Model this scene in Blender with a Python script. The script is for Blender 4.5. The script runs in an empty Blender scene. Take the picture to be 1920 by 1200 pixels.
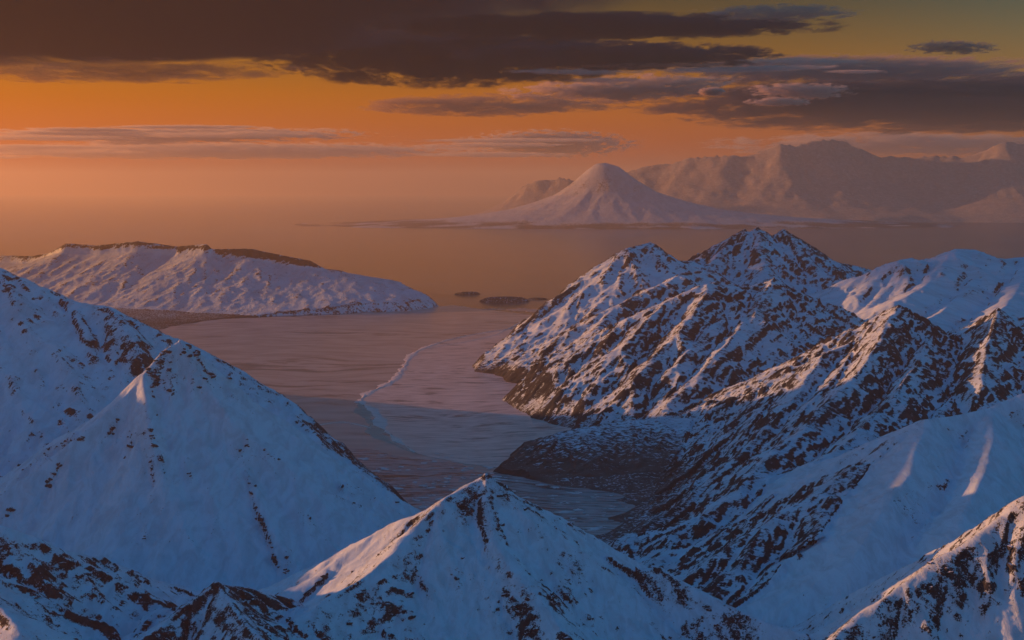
import bpy, math, random, time
import numpy as np

T0 = time.time()
R = math.radians
# ------------------------------------------------------------------ camera
CAM_Z = 1000.0                      # metres above the sea
FPX = 2400.0                        # focal length in pixels of the 1920 px wide photograph
PITCH = math.atan(250.0 / FPX)      # horizon on row 350 of 1200
scn = bpy.context.scene
cam_d = bpy.data.cameras.new('camera')
cam_d.sensor_width = 36.0
cam_d.lens = FPX / 1920 * 36.0
cam_d.clip_start = 1.0
cam_d.clip_end = 900000.0
cam = bpy.data.objects.new('camera', cam_d)
scn.collection.objects.link(cam)
cam.location = (0, 0, CAM_Z)
cam.rotation_euler = (math.pi / 2 - PITCH, 0, 0)
scn.camera = cam

# ------------------------------------------------------------------ sky, sun, exposure
SUN_AZ = R(-80.0)      # left of the view direction (+Y)
SUN_EL = R(7.0)
world = bpy.data.worlds.new('World')
scn.world = world
world.use_nodes = True
wn = world.node_tree.nodes
wl = world.node_tree.links
wn.clear()
w_out = wn.new('ShaderNodeOutputWorld')
w_bg = wn.new('ShaderNodeBackground')
w_sky = wn.new('ShaderNodeTexSky')
w_sky.sky_type = 'NISHITA'
w_sky.sun_disc = False
w_sky.sun_elevation = SUN_EL
w_sky.sun_rotation = SUN_AZ
w_sky.altitude = 1000
w_sky.air_density = 1.6
w_sky.dust_density = 3.0
w_sky.ozone_density = 4.0
w_hs = wn.new('ShaderNodeHueSaturation')
w_hs.inputs['Saturation'].default_value = 1.3
w_bg.inputs['Strength'].default_value = 0.050
wl.new(w_sky.outputs[0], w_hs.inputs['Color'])
# dusk colouring: warm towards the horizon all round, deep blue overhead
w_tc = wn.new('ShaderNodeTexCoord')
w_sep = wn.new('ShaderNodeSeparateXYZ'); wl.new(w_tc.outputs['Generated'], w_sep.inputs[0])
w_rmp = wn.new('ShaderNodeValToRGB'); wl.new(w_sep.outputs['Z'], w_rmp.inputs[0])
e = w_rmp.color_ramp.elements
e[0].position = 0.0; e[0].color = (5.6, 1.45, 0.08, 1)
e[1].position = 0.62; e[1].color = (0.02, 3.1, 3.3, 1)
for p_, c_ in ((0.07, (6.2, 1.5, 0.02, 1)), (0.15, (1.1, 0.46, 0.22, 1)), (0.30, (0.20, 1.1, 1.3, 1))):
    q_ = e.new(p_); q_.color = c_
w_mul = wn.new('ShaderNodeMix'); w_mul.data_type = 'RGBA'; w_mul.blend_type = 'MULTIPLY'; w_mul.inputs[0].default_value = 1.0
# the warm glow belongs to the sun's half of the sky; the far half stays blue
w_dot = wn.new('ShaderNodeVectorMath'); w_dot.operation = 'DOT_PRODUCT'
wl.new(w_tc.outputs['Generated'], w_dot.inputs[0]); w_dot.inputs[1].default_value = (math.sin(SUN_AZ), math.cos(SUN_AZ), 0)
w_mr = wn.new('ShaderNodeMapRange'); w_mr.interpolation_type = 'SMOOTHSTEP'
wl.new(w_dot.outputs['Value'], w_mr.inputs[0]); w_mr.inputs[1].default_value = -0.9; w_mr.inputs[2].default_value = 0.1
w_side = wn.new('ShaderNodeMix'); w_side.data_type = 'RGBA'
wl.new(w_mr.outputs[0], w_side.inputs[0]); w_side.inputs[6].default_value = (0.03, 2.1, 2.3, 1); wl.new(w_rmp.outputs[0], w_side.inputs[7])
wl.new(w_hs.outputs[0], w_mul.inputs[6]); wl.new(w_side.outputs[2], w_mul.inputs[7])
wl.new(w_mul.outputs[2], w_bg.inputs['Color'])
wl.new(w_bg.outputs[0], w_out.inputs['Surface'])

sun_d = bpy.data.lights.new('sun', 'SUN')
sun_d.energy = 5.0
sun_d.angle = R(0.5)
sun_d.color = (1.0, 0.37, 0.11)
sun = bpy.data.objects.new('sun', sun_d)
scn.collection.objects.link(sun)
sv = (math.sin(SUN_AZ) * math.cos(SUN_EL), math.cos(SUN_AZ) * math.cos(SUN_EL), math.sin(SUN_EL))
from mathutils import Vector
sun.rotation_euler = Vector(sv).to_track_quat('Z', 'Y').to_euler()
sun.location = (-20000, 5000, 9000)

scn.view_settings.view_transform = 'Standard'
scn.view_settings.look = 'None'
scn.view_settings.exposure = 0.42
scn.view_settings.gamma = 1.0
scn.render.engine = 'CYCLES'
scn.cycles.use_denoising = True
scn.cycles.max_bounces = 5
scn.cycles.diffuse_bounces = 2
scn.cycles.glossy_bounces = 2
scn.cycles.volume_bounces = 1
scn.cycles.transparent_max_bounces = 24

# ------------------------------------------------------------------ helpers
cp, sp_ = math.cos(PITCH), math.sin(PITCH)
def ray(px, py):
    a = (px - 960.0) / FPX; b = (600.0 - py) / FPX
    d = np.array([a, cp + b * sp_, -sp_ + b * cp])
    return d / d[1]
def at(px, py, D):
    """world point seen in that pixel at forward distance D"""
    d = ray(px, py)
    return np.array([d[0] * D, D, CAM_Z + d[2] * D])
def sea(px, py):
    d = ray(px, py)
    return (d * (-CAM_Z / d[2]))[:2]

def hash2(ix, iy, seed):
    h = (ix.astype(np.int64) * 374761393 + iy.astype(np.int64) * 668265263 + seed * 1442695041) & 0xffffffff
    h = ((h ^ (h >> 13)) * 1274126177) & 0xffffffff
    h = h ^ (h >> 16)
    return h
def noise(x, y, seed=0):
    """gradient noise, about -1..1"""
    ix = np.floor(x); iy = np.floor(y)
    fx = (x - ix).astype(np.float32); fy = (y - iy).astype(np.float32)
    ux = fx * fx * fx * (fx * (fx * 6 - 15) + 10); uy = fy * fy * fy * (fy * (fy * 6 - 15) + 10)
    r = []
    for oy in (0, 1):
        for ox in (0, 1):
            a = (hash2(ix + ox, iy + oy, seed) & 0xffff).astype(np.float32) * (2 * math.pi / 65536)
            r.append(np.cos(a) * (fx - ox) + np.sin(a) * (fy - oy))
    return ((r[0] * (1 - ux) + r[1] * ux) * (1 - uy) + (r[2] * (1 - ux) + r[3] * ux) * uy) * 1.5
def fbm(x, y, octs=4, seed=0, gain=0.5):
    s = 0; a = 1.0; n = 0
    for o in range(octs):
        s = s + a * noise(x * 2 ** o + 17.3 * o, y * 2 ** o - 9.1 * o, seed + o); n += a; a *= gain
    return s / n
def ridged(x, y, octs=4, seed=0, gain=0.5):
    s = 0; a = 1.0; n = 0
    for o in range(octs):
        s = s + a * (1 - 2 * np.abs(noise(x * 2 ** o + 5.7 * o, y * 2 ** o + 3.3 * o, seed + o))); n += a; a *= gain
    return s / n
def sstep(a, b, x):
    t = np.clip((x - a) / (b - a), 0, 1)
    return t * t * (3 - 2 * t)
def blur(h, n):
    for ax in (0, 1):
        p = np.pad(h, [(n + 1, n) if k == ax else (0, 0) for k in (0, 1)], mode='edge')
        c = np.cumsum(p, axis=ax, dtype=np.float64)
        if ax == 0: h = (c[2 * n + 1:] - c[:-2 * n - 1]) / (2 * n + 1)
        else: h = (c[:, 2 * n + 1:] - c[:, :-2 * n - 1]) / (2 * n + 1)
    return h.astype(np.float32)

def gullies(x, y, gx, gy, lam, amp, octs, seed, branch=1.0):
    """gully and rib relief that runs down the slope (gx, gy)"""
    h = np.zeros_like(x, dtype=np.float32)
    ex = np.zeros_like(h); ey = np.zeros_like(h)
    a = amp; L = lam
    for o in range(octs):
        tx = gx + branch * ex; ty = gy + branch * ey
        g = np.sqrt(tx * tx + ty * ty) + 1e-6
        k = np.minimum(1.0, g / 0.35)
        sx = -ty / g * k; sy = tx / g * k
        X = x / L; Y = y / L
        ix = np.floor(X); iy = np.floor(Y)
        fx = (X - ix).astype(np.float32); fy = (Y - iy).astype(np.float32)
        va = 0; vs = 0; wt = 0
        for i in (-1, 0, 1):
            for j in (-1, 0, 1):
                hh = hash2(ix + i, iy + j, seed + 31 * o)
                ppx = fx - i - (hh & 0xff).astype(np.float32) / 256.0
                ppy = fy - j - ((hh >> 8) & 0xff).astype(np.float32) / 256.0
                w = np.exp(-2.2 * (ppx * ppx + ppy * ppy))
                m = (ppx * sx + ppy * sy) * 6.2832
                va = va + np.cos(m) * w; vs = vs - np.sin(m) * w; wt = wt + w
        va /= wt; vs /= wt
        # pointed ribs, rounder gullies
        h += a * (1.0 - 2.0 * np.sqrt(np.clip(0.5 - 0.5 * va, 0, 1))) * k
        q = vs * 6.2832 * a / L
        ex += q * sx; ey += q * sy
        a *= 0.52; L *= 0.5
    return h

def set_props(o, label=None, cat=None, group=None, kind=None):
    if label: o['label'] = label
    if cat: o['category'] = cat
    if group: o['group'] = group
    if kind: o['kind'] = kind
    return o

def mesh_from(name, co, quads, smooth=True):
    me = bpy.data.meshes.new(name)
    n = len(co); m = len(quads); k = quads.shape[1]
    me.vertices.add(n)
    me.vertices.foreach_set('co', np.ascontiguousarray(co, dtype=np.float32).ravel())
    me.loops.add(m * k)
    me.loops.foreach_set('vertex_index', np.ascontiguousarray(quads, dtype=np.int32).ravel())
    me.polygons.add(m)
    me.polygons.foreach_set('loop_start', np.arange(0, m * k, k, dtype=np.int32))
    me.polygons.foreach_set('loop_total', np.full(m, k, dtype=np.int32))
    me.polygons.foreach_set('use_smooth', np.full(m, smooth, dtype=bool))
    me.update(calc_edges=True)
    return me
def link(name, me, mat=None, parent=None):
    o = bpy.data.objects.new(name, me)
    scn.collection.objects.link(o)
    if mat is not None: me.materials.append(mat)
    if parent is not None: o.parent = parent
    return o
def add_attr(me, name, vals):
    a = me.attributes.new(name, 'FLOAT', 'POINT')
    a.data.foreach_set('value', np.ascontiguousarray(vals, dtype=np.float32))

class NT:
    """tiny helper for building node trees"""
    def __init__(self, name):
        self.m = bpy.data.materials.new(name); self.m.use_nodes = True
        self.t = self.m.node_tree; self.t.nodes.clear()
        self.out = self.t.nodes.new('ShaderNodeOutputMaterial')
    def n(self, kind, **kw):
        nd = self.t.nodes.new(kind)
        for k, v in kw.items(): setattr(nd, k, v)
        return nd
    def put(self, sock, v):
        if hasattr(v, 'is_output') or isinstance(v, bpy.types.NodeSocket): self.t.links.new(v, sock)
        else: sock.default_value = v
    def math(self, op, a, b=0.0, c=0.0, clamp=False):
        nd = self.n('ShaderNodeMath', operation=op, use_clamp=clamp)
        for s, v in zip(nd.inputs, (a, b, c)): self.put(s, v)
        return nd.outputs[0]
    def vmul(self, v, k):
        nd = self.n('ShaderNodeVectorMath', operation='MULTIPLY')
        self.put(nd.inputs[0], v); nd.inputs[1].default_value = k
        return nd.outputs[0]
    def noise(self, vec, scale, detail=4, rough=0.55, dist=0.0):
        nd = self.n('ShaderNodeTexNoise')
        self.put(nd.inputs['Vector'], vec); nd.inputs['Scale'].default_value = scale
        nd.inputs['Detail'].default_value = detail; nd.inputs['Roughness'].default_value = rough
        nd.inputs['Distortion'].default_value = dist
        return nd.outputs[0]
    def ramp(self, v, a, b):
        nd = self.n('ShaderNodeMapRange', interpolation_type='SMOOTHSTEP')
        self.put(nd.inputs[0], v); nd.inputs[1].default_value = a; nd.inputs[2].default_value = b
        return nd.outputs[0]
    def mix(self, f, a, b):
        nd = self.n('ShaderNodeMix', data_type='RGBA')
        self.put(nd.inputs[0], f)
        for s, v in ((nd.inputs[6], a), (nd.inputs[7], b)):
            self.put(s, v if not isinstance(v, tuple) else (*v, 1.0))
        return nd.outputs[2]

# ------------------------------------------------------------------ materials
STRIKE = math.atan2(-0.80, -0.60)      # ribs run down to the left and towards the viewer
def terrain_material(name, grain, snow=(0.61, 0.78, 0.90), rock_a=(0.017, 0.020, 0.026), rock_b=(0.052, 0.055, 0.064), bias=0.0, strike=False):
    """snow over rock; grain is the size in metres of the smallest rock patch"""
    k = NT(name)
    pos = k.n('ShaderNodeNewGeometry').outputs['Position']
    if strike:      # rock bands that follow the lie of the ribs
        mp = k.n('ShaderNodeMapping', vector_type='POINT')
        k.put(mp.inputs['Vector'], pos); mp.inputs['Rotation'].default_value = (0, 0, -STRIKE); mp.inputs['Scale'].default_value = (0.30, 1.0, 0.55)
        pos = mp.outputs[0]
    rk = k.n('ShaderNodeAttribute', attribute_name='rock').outputs['Fac']
    low = k.n('ShaderNodeAttribute', attribute_name='brush').outputs['Fac']
    n1 = k.noise(pos, 1 / (grain * 3.5), 6, 0.68)
    n2 = k.noise(pos, 1 / (grain * 1.1), 5, 0.7)
    v = k.math('ADD', rk, k.math('MULTIPLY', k.math('SUBTRACT', n1, 0.5), 1.05))
    v = k.math('ADD', v, k.math('MULTIPLY', k.math('SUBTRACT', n2, 0.5), 1.15))
    fac = k.ramp(v, 0.46 + bias, 0.58 + bias)
    rockc = k.mix(k.ramp(k.noise(pos, 1 / (grain * 6), 5, 0.6), 0.35, 0.7), rock_a, rock_b)
    # scrub and scree with a dusting of snow on the lower slopes
    n3 = k.noise(pos, 1 / (grain * 2.2), 5, 0.7)
    scrub = k.mix(k.ramp(k.noise(pos, 1 / (grain * 14), 4, 0.55), 0.35, 0.65), (0.045, 0.040, 0.040), (0.095, 0.078, 0.072))
    snowc = k.mix(k.ramp(k.noise(k.vmul(pos, (1 / (grain * 9), 1 / (grain * 26), 1 / (grain * 14))), 1.0, 6, 0.6, 0.7), 0.35, 0.7), snow, tuple(c * 0.78 for c in snow))
    lowf = k.ramp(k.math('ADD', low, k.math('MULTIPLY', k.math('SUBTRACT', n3, 0.5), 2.4)), 0.40, 0.70)
    col = k.mix(lowf, snowc, scrub)
    col = k.mix(fac, col, rockc)
    bs = k.n('ShaderNodeBsdfPrincipled')
    k.put(bs.inputs['Base Color'], col)
    rough = k.math('ADD', 0.62, k.math('MULTIPLY', fac, 0.25))
    k.put(bs.inputs['Roughness'], rough)
    bs.inputs['Specular IOR Level'].default_value = 0.2
    bump = k.n('ShaderNodeBump')
    bump.inputs['Strength'].default_value = 0.75
    bump.inputs['Distance'].default_value = 1.0
    drift = k.noise(k.vmul(pos, (1 / (grain * 2.6), 1 / (grain * 9), 1 / (grain * 5))), 1.0, 5, 0.6, 0.8)
    hgt = k.math('ADD', k.math('MULTIPLY', drift, 0.8 * grain), k.math('MULTIPLY', n2, k.math('ADD', 0.25 * grain, k.math('MULTIPLY', fac, 0.9 * grain)))
                 )
    hgt = k.math('ADD', hgt, k.math('MULTIPLY', n1, 0.9 * grain))
    k.put(bump.inputs['Height'], hgt)
    k.put(bs.inputs['Normal'], bump.outputs[0])
    k.t.links.new(bs.outputs[0], k.out.inputs['Surface'])
    return k.m

# ------------------------------------------------------------------ the lie of the land
# shoreline: land and water are parted by this polygon of water (metres)
shore_px_right = [(885, 686), (893, 697), (930, 703), (948, 716), (985, 722), (940, 745), (958, 762), (1000, 786), (1085, 805),
                  (1015, 825), (962, 852), (928, 884), (985, 900), (1060, 913), (1130, 922), (1165, 930), (1120, 938), (1190, 950),
                  (1140, 972), (1175, 982), (1120, 1000)]
shore_px_left = [(772, 964), (745, 935), (700, 890), (640, 860)]
head_px = [(310, 616), (380, 602), (440, 596), (500, 593), (600, 590), (700, 585), (770, 583), (795, 579), (826, 574)]
W = [(60000, 13500), (4200, 11800), (2400, 11000), (1300, 10300), (500, 9300), (50, 8300)]
W += [tuple(sea(*p)) for p in shore_px_right]
W += [(120, 3500), (-150, 3450)]
W += [tuple(sea(*p)) for p in shore_px_left]
W += [(-1250, 5100), (-1900, 6300), (-2300, 7400), (-2500, 8400)]
W += [tuple(sea(*p)) for p in head_px]
W += [(-1000, 11800), (-2600, 13200), (-60000, 15500), (-60000, 140000), (60000, 140000)]
W = np.array(W)
def shore_sd(x, y):
    """distance to the shoreline, positive on land"""
    d2 = np.full(x.shape, 1e12); inside = np.zeros(x.shape, bool)
    n = len(W)
    for i in range(n):
        ax, ay = W[i]; bx, by = W[(i + 1) % n]
        ex, ey = bx - ax, by - ay
        t = np.clip(((x - ax) * ex + (y - ay) * ey) / (ex * ex + ey * ey), 0, 1)
        d2 = np.minimum(d2, (x - ax - t * ex) ** 2 + (y - ay - t * ey) ** 2)
        c = (ay > y) != (by > y)
        with np.errstate(divide='ignore', invalid='ignore'):
            xi = ax + (y - ay) / (by - ay if by != ay else 1e-9) * ex
        inside ^= c & (x < xi)
    d = np.sqrt(d2)
    return np.where(inside, -d, d)

# every mountain: ridge lines through photograph pixels, each with its forward distance; slope of its flanks
# ridge = (slope, crest roundness, [(px, py, D) ...])
MTN = {}
def mountain(key, ridges, **kw):
    rr = []
    for s, r0, pts in ridges:
        P = np.array([at(*p) if len(p) == 3 else np.array(p[:3], float) for p in pts])
        rr.append((s, r0, P))
    MTN[key] = dict(ridges=rr, **kw)
def XYZ(x, y, z): return (x, y, z, 0)

mountain('front_peak', [
    (0.74, 5, [(912, 889, 2200), (868, 915, 2165), (828, 935, 2130), (780, 985, 2065), (728, 1040, 1990), (672, 1088, 1915), (600, 1135, 1840), (520, 1200, 1780)]),
    (0.80, 8, [(912, 889, 2200), (1000, 950, 2190), (1100, 1018, 2170), (1190, 1066, 2150), (1238, 1062, 2140), (1300, 1100, 2110), (1400, 1150, 2060), (1530, 1203, 1990), (1700, 1290, 1900)]),
    (0.70, 9, [(912, 889, 2200), (870, 925, 2330), (800, 975, 2450), (720, 1030, 2520)]),
    (0.62, 14, [(828, 935, 2130), (770, 968, 2140), (700, 1018, 2120), (620, 1066, 2090), (535, 1108, 2050)]),
    (0.75, 10, [(912, 930, 2150), (930, 1010, 2060), (985, 1090, 1960), (1040, 1160, 1880)]),
], lam=120, amp=9, seed=11, rock=0.07)
mountain('front_knoll', [
    (0.78, 4, [(545, 1125, 1900), (500, 1108, 1860), (452, 1098, 1830), (410, 1092, 1800), (370, 1118, 1770), (330, 1150, 1740), (270, 1197, 1690), (200, 1270, 1600)]),
    (0.7, 6, [(410, 1092, 1800), (450, 1150, 1720), (500, 1210, 1640)]),
], lam=80, amp=10, seed=12, rock=0.16)
mountain('pointed_peak', [
    (1.30, 3, [(336, 635, 3200), (312, 650, 3170), (262, 700, 3100), (236, 735, 3060), (180, 790, 2990), (128, 832, 2930), (60, 885, 2870), (-40, 950, 2800)]),
    (1.35, 4, [(336, 635, 3200), (362, 655, 3210), (384, 707, 3225), (430, 745, 3240), (520, 816, 3270), (600, 875, 3300), (660, 925, 3310), (720, 990, 3300)]),
    (1.15, 8, [(384, 715, 3210), (420, 810, 3060), (470, 910, 2920), (520, 1015, 2790)]),
    (1.15, 8, [(262, 700, 3100), (285, 800, 2960), (300, 900, 2840), (300, 1000, 2740)]),
], lam=140, amp=14, seed=21, rock=0.08, conc=(0.5, 150.0), steep=(1.15, 2.3), crestrock=-0.04)
mountain('shore_spur', [
    (0.62, 10, [(560, 842, 3750), (610, 852, 3800), (655, 868, 3830), (705, 900, 3860), (745, 938, 3890), (770, 962, 3915)]),
], lam=120, amp=12, seed=25, rock=0.30, brush=0.6)
mountain('snow_shoulder', [
    (0.60, 15, [XYZ(-3200, 2200, 640), XYZ(-3000, 2900, 720), XYZ(-2850, 3650, 750), XYZ(-2450, 4250, 930), (-300, 430, 4300), (-120, 470, 4300), (-40, 500, 4250), (0, 499, 4200), (45, 518, 4200), (78, 545, 4190), (140, 564, 4180), (200, 575, 4160), (255, 602, 4140)]),  # first points: unseen ridge left of view, added to shade the near slopes
    (0.90, 8, [(255, 602, 4140), (296, 628, 4120), (318, 652, 4100)]),
    (0.60, 15, [XYZ(-2450, 4250, 930), XYZ(-2950, 4900, 890), XYZ(-3300, 5500, 700)]),  # unseen branch left of view, added to widen that shade
    (0.80, 8, [(200, 573, 4160), (225, 600, 4060), (255, 650, 3950), (275, 700, 3850)]),
    (0.80, 8, [(140, 562, 4180), (160, 620, 4000), (165, 720, 3800), (175, 800, 3640)]),
    (0.55, 20, [(-40, 500, 4250), (-80, 700, 3700), (-120, 850, 3300)]),
], lam=200, amp=20, seed=31, rock=0.06, wide=2600)
mountain('dark_slope', [
    (0.62, 10, [(-260, 900, 1900), (-120, 950, 1880), (0, 990, 1860), (60, 1035, 1850), (130, 1090, 1840), (200, 1135, 1830), (290, 1180, 1820)]),
    (0.6, 10, [(-120, 950, 1880), (-60, 1080, 1700), (40, 1180, 1560)]),
], lam=130, amp=13, seed=41, rock=0.10)
mountain('flat_topped_headland', [
    (0.50, 20, [(-500, 470, 12600), (-200, 474, 12300), (0, 479, 12000), (60, 480, 11900), (95, 474, 11800), (125, 456, 11700), (180, 460, 11650), (258, 452, 11600), (330, 462, 11550), (385, 457, 11450), (398, 467, 11450), (470, 466, 11400), (530, 478, 11350), (580, 488, 11300), (610, 504, 11250), (640, 507, 11220), (700, 534, 11150), (740, 545, 11100), (780, 563, 11000), (826, 573, 10830)]),
], lam=150, amp=10, seed=51, cliff=True, rock=0.05, brush=-0.4)
mountain('outer_coast_ridge', [
    (0.62, 12, [(886, 684, 7170), (930, 650, 7200), (980, 605, 7300), (1050, 551, 7500), (1090, 526, 7600), (1150, 490, 7750), (1172, 466, 7800), (1190, 462, 7840), (1216, 455, 7900), (1248, 474, 7960), (1262, 492, 8000), (1300, 490, 8200)]),
    (0.62, 12, [(1216, 455, 7900), (1200, 520, 7650), (1150, 590, 7350)]),
    (0.62, 12, [(1150, 490, 7750), (1110, 560, 7450), (1050, 620, 7150)]),
], lam=190, amp=20, seed=61, rock=0.06, ribs=(9, 75), brush=-0.12)
mountain('jagged_massif', [
    (0.72, 6, [(1262, 488, 8200), (1290, 490, 8300), (1322, 484, 8420), (1346, 460, 8520), (1378, 438, 8570), (1396, 429, 8590), (1408, 438, 8600), (1421, 426, 8610), (1440, 441, 8620), (1455, 439, 8630), (1470, 430, 8640), (1490, 440, 8650), (1516, 468, 8700), (1560, 490, 8800), (1600, 497, 8900), (1660, 512, 9000)]),
    (0.62, 10, [(1378, 438, 8570), (1330, 495, 8250), (1280, 525, 7950)]),
    (0.62, 10, [(1470, 430, 8640), (1530, 500, 8250), (1600, 545, 7900)]),
    (0.62, 10, [(1421, 426, 8610), (1430, 490, 8200), (1440, 520, 7900)]),
    (0.62, 10, [(1516, 468, 8700), (1580, 520, 8350), (1640, 560, 7950)]),
], lam=200, amp=24, seed=71, rock=0.06, ribs=(8, 80))
mountain('sunlit_far_ridge', [
    (0.50, 25, [(1608, 552, 7100), (1650, 520, 7250), (1688, 488, 7400), (1712, 484, 7450), (1742, 492, 7470), (1790, 467, 7550), (1830, 469, 7570), (1852, 482, 7590), (1885, 486, 7610), (1930, 481, 7650), (2050, 480, 7750), (2200, 500, 7850)]),
    (0.45, 25, [(1790, 467, 7550), (1740, 530, 7050), (1680, 570, 6650)]),
    (0.45, 25, [(1852, 482, 7590), (1800, 560, 6850), (1740, 600, 6350)]),
    (0.45, 25, [(1930, 481, 7650), (1900, 560, 6750), (1840, 610, 6150)]),
], lam=260, amp=20, seed=81, rock=0.02, ribs=(14, 170))
mountain('middle_coast_ridge', [
    (0.60, 10, [(948, 712, 6650), (1000, 665, 6700), (1080, 612, 6800), (1150, 574, 6950), (1230, 536, 7150), (1272, 515, 7300), (1330, 507, 7500)]),
    (0.60, 10, [(1150, 574, 6950), (1110, 620, 6650), (1060, 670, 6450)]),
], lam=180, amp=20, seed=91, rock=0.10, ribs=(10, 70), brush=-0.12)
mountain('gullied_ridge', [
    (0.58, 8, [(946, 744, 6090), (1010, 700, 6000), (1100, 648, 5950), (1180, 594, 6000), (1250, 562, 6050), (1310, 536, 6120), (1345, 530, 6150), (1395, 540, 6220), (1430, 530, 6270), (1452, 521, 6300), (1480, 535, 6290), (1525, 558, 6250), (1570, 575, 6180), (1616, 605, 6100), (1650, 640, 6000)]),
    (0.62, 8, [(1345, 530, 6150), (1275, 620, 5700), (1190, 710, 5350), (1090, 800, 5290)]),
    (0.62, 8, [(1452, 521, 6300), (1410, 590, 5850), (1340, 670, 5450), (1250, 755, 5150)]),
    (0.62, 8, [(1250, 562, 6050), (1160, 655, 5650), (1045, 762, 5460)]),
    (0.62, 8, [(1570, 575, 6180), (1520, 650, 5850), (1420, 740, 5450)]),
    (0.62, 8, [(1400, 538, 6230), (1340, 610, 5780), (1260, 690, 5400), (1170, 765, 5250)]),
    (0.62, 8, [(1180, 594, 6000), (1080, 690, 5750), (1000, 755, 5620)]),
], lam=200, amp=24, seed=101, rock=0.11, ribs=(13, 85), brush=-0.2)
mountain('shore_hill', [
    (0.42, 20, [(935, 876, 4540), (985, 835, 4550), (1050, 810, 4600), (1130, 795, 4650), (1230, 786, 4700), (1330, 786, 4800)]),
    (0.46, 15, [(1130, 795, 4650), (1110, 850, 4480), (1080, 900, 4350)]),
    (0.46, 15, [(1230, 786, 4700), (1220, 850, 4500), (1200, 910, 4330)]),
    (0.46, 15, [(1050, 810, 4600), (1020, 860, 4480), (1000, 890, 4420)]),
], lam=170, amp=13, seed=111, rock=0.12, ribs=(7, 60), brush=0.22)
mountain('ribbed_rock_peak', [
    (0.66, 5, [(1190, 955, 3980), (1260, 905, 4120), (1330, 845, 4250), (1385, 800, 4350), (1440, 755, 4450), (1490, 718, 4560), (1540, 662, 4700), (1600, 640, 4790), (1650, 596, 4870), (1680, 572, 4900), (1702, 592, 4910), (1745, 606, 4900), (1780, 630, 4870), (1820, 622, 4880), (1852, 592, 4900), (1872, 578, 4910), (1895, 600, 4920), (1925, 592, 4940), (2100, 560, 5000)]),
    (0.66, 5, [(1680, 572, 4900), (1640, 650, 4550), (1560, 750, 4100), (1470, 830, 3800), (1370, 930, 3480), (1270, 985, 3350), (1180, 1000, 3400)]),
    (0.66, 5, [(1745, 606, 4900), (1725, 680, 4450), (1650, 770, 4000), (1570, 840, 3700), (1460, 930, 3420), (1350, 1005, 3250), (1230, 1045, 3180)]),
    (0.66, 5, [(1650, 770, 4000), (1620, 840, 3750), (1540, 900, 3550), (1440, 970, 3350), (1320, 1055, 3170)]),
    (0.66, 6, [(1780, 630, 4870), (1800, 690, 4560), (1790, 740, 4300), (1730, 800, 4000)]),
    (0.66, 6, [(1872, 578, 4910), (1855, 650, 4550), (1840, 720, 4250)]),
    (0.66, 5, [(1540, 662, 4700), (1480, 760, 4250), (1390, 850, 3950), (1290, 940, 3700), (1210, 985, 3600)]),
    (0.66, 5, [(1440, 755, 4450), (1380, 840, 4100), (1300, 910, 3900), (1220, 955, 3820)]),
    (0.66, 5, [(1610, 640, 4790), (1560, 705, 4450), (1500, 780, 4120), (1420, 860, 3850)]),
], lam=170, amp=22, seed=121, rock=0.10, ribs=(14, 90))
mountain('snow_dome', [
    (0.88, 25, [(2150, 690, 3700), (2000, 715, 3600), (1920, 740, 3520), (1862, 766, 3470), (1795, 780, 3420), (1740, 786, 3380), (1690, 816, 3330), (1655, 842, 3300)]),
    (0.62, 25, [(1740, 786, 3380), (1700, 882, 3080), (1640, 980, 2830), (1590, 1060, 2640)]),
    (0.62, 25, [(1862, 766, 3470), (1850, 884, 3080), (1800, 990, 2760)]),
], lam=200, amp=10, seed=131, rock=0.03)
mountain('rocky_spurs', [
    (0.66, 5, [(1610, 868, 3230), (1560, 905, 3150), (1500, 945, 3080), (1430, 985, 3010), (1350, 1035, 2950), (1270, 1085, 2900), (1215, 1120, 2860)]),
    (0.70, 5, [(1560, 930, 3090), (1520, 1010, 2930), (1450, 1080, 2810), (1370, 1145, 2720), (1300, 1200, 2660)]),
    (0.70, 5, [(1540, 960, 3020), (1530, 1050, 2830), (1500, 1130, 2690), (1470, 1200, 2590)]),
    (0.70, 5, [(1430, 985, 3010), (1380, 1060, 2870), (1310, 1120, 2780)]),
], lam=130, amp=15, seed=151, rock=0.16, ribs=(8, 55))
mountain('near_right_slope', [
    (0.88, 6, [(2200, 830, 2100), (2050, 880, 2060), (1960, 905, 2030), (1920, 931, 2000), (1880, 966, 1985), (1852, 985, 1975), (1780, 1035, 1940), (1700, 1090, 1900), (1620, 1150, 1860), (1540, 1215, 1800)]),
], lam=120, amp=11, seed=141, rock=0.08, steep=(0.72, 1.35))

KEYS = list(MTN)
for k in KEYS:
    allp = np.concatenate([r[2] for r in MTN[k]['ridges']])
    reach = max(r[2][:, 2].max() / (r[0] * 0.74) for r in MTN[k]['ridges']) + 120
    MTN[k]['box'] = (allp[:, 0].min() - reach, allp[:, 0].max() + reach, allp[:, 1].min() - reach, allp[:, 1].max() + reach)
    MTN[k]['dmin'] = max(allp[:, 1].min(), 1500)

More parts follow.
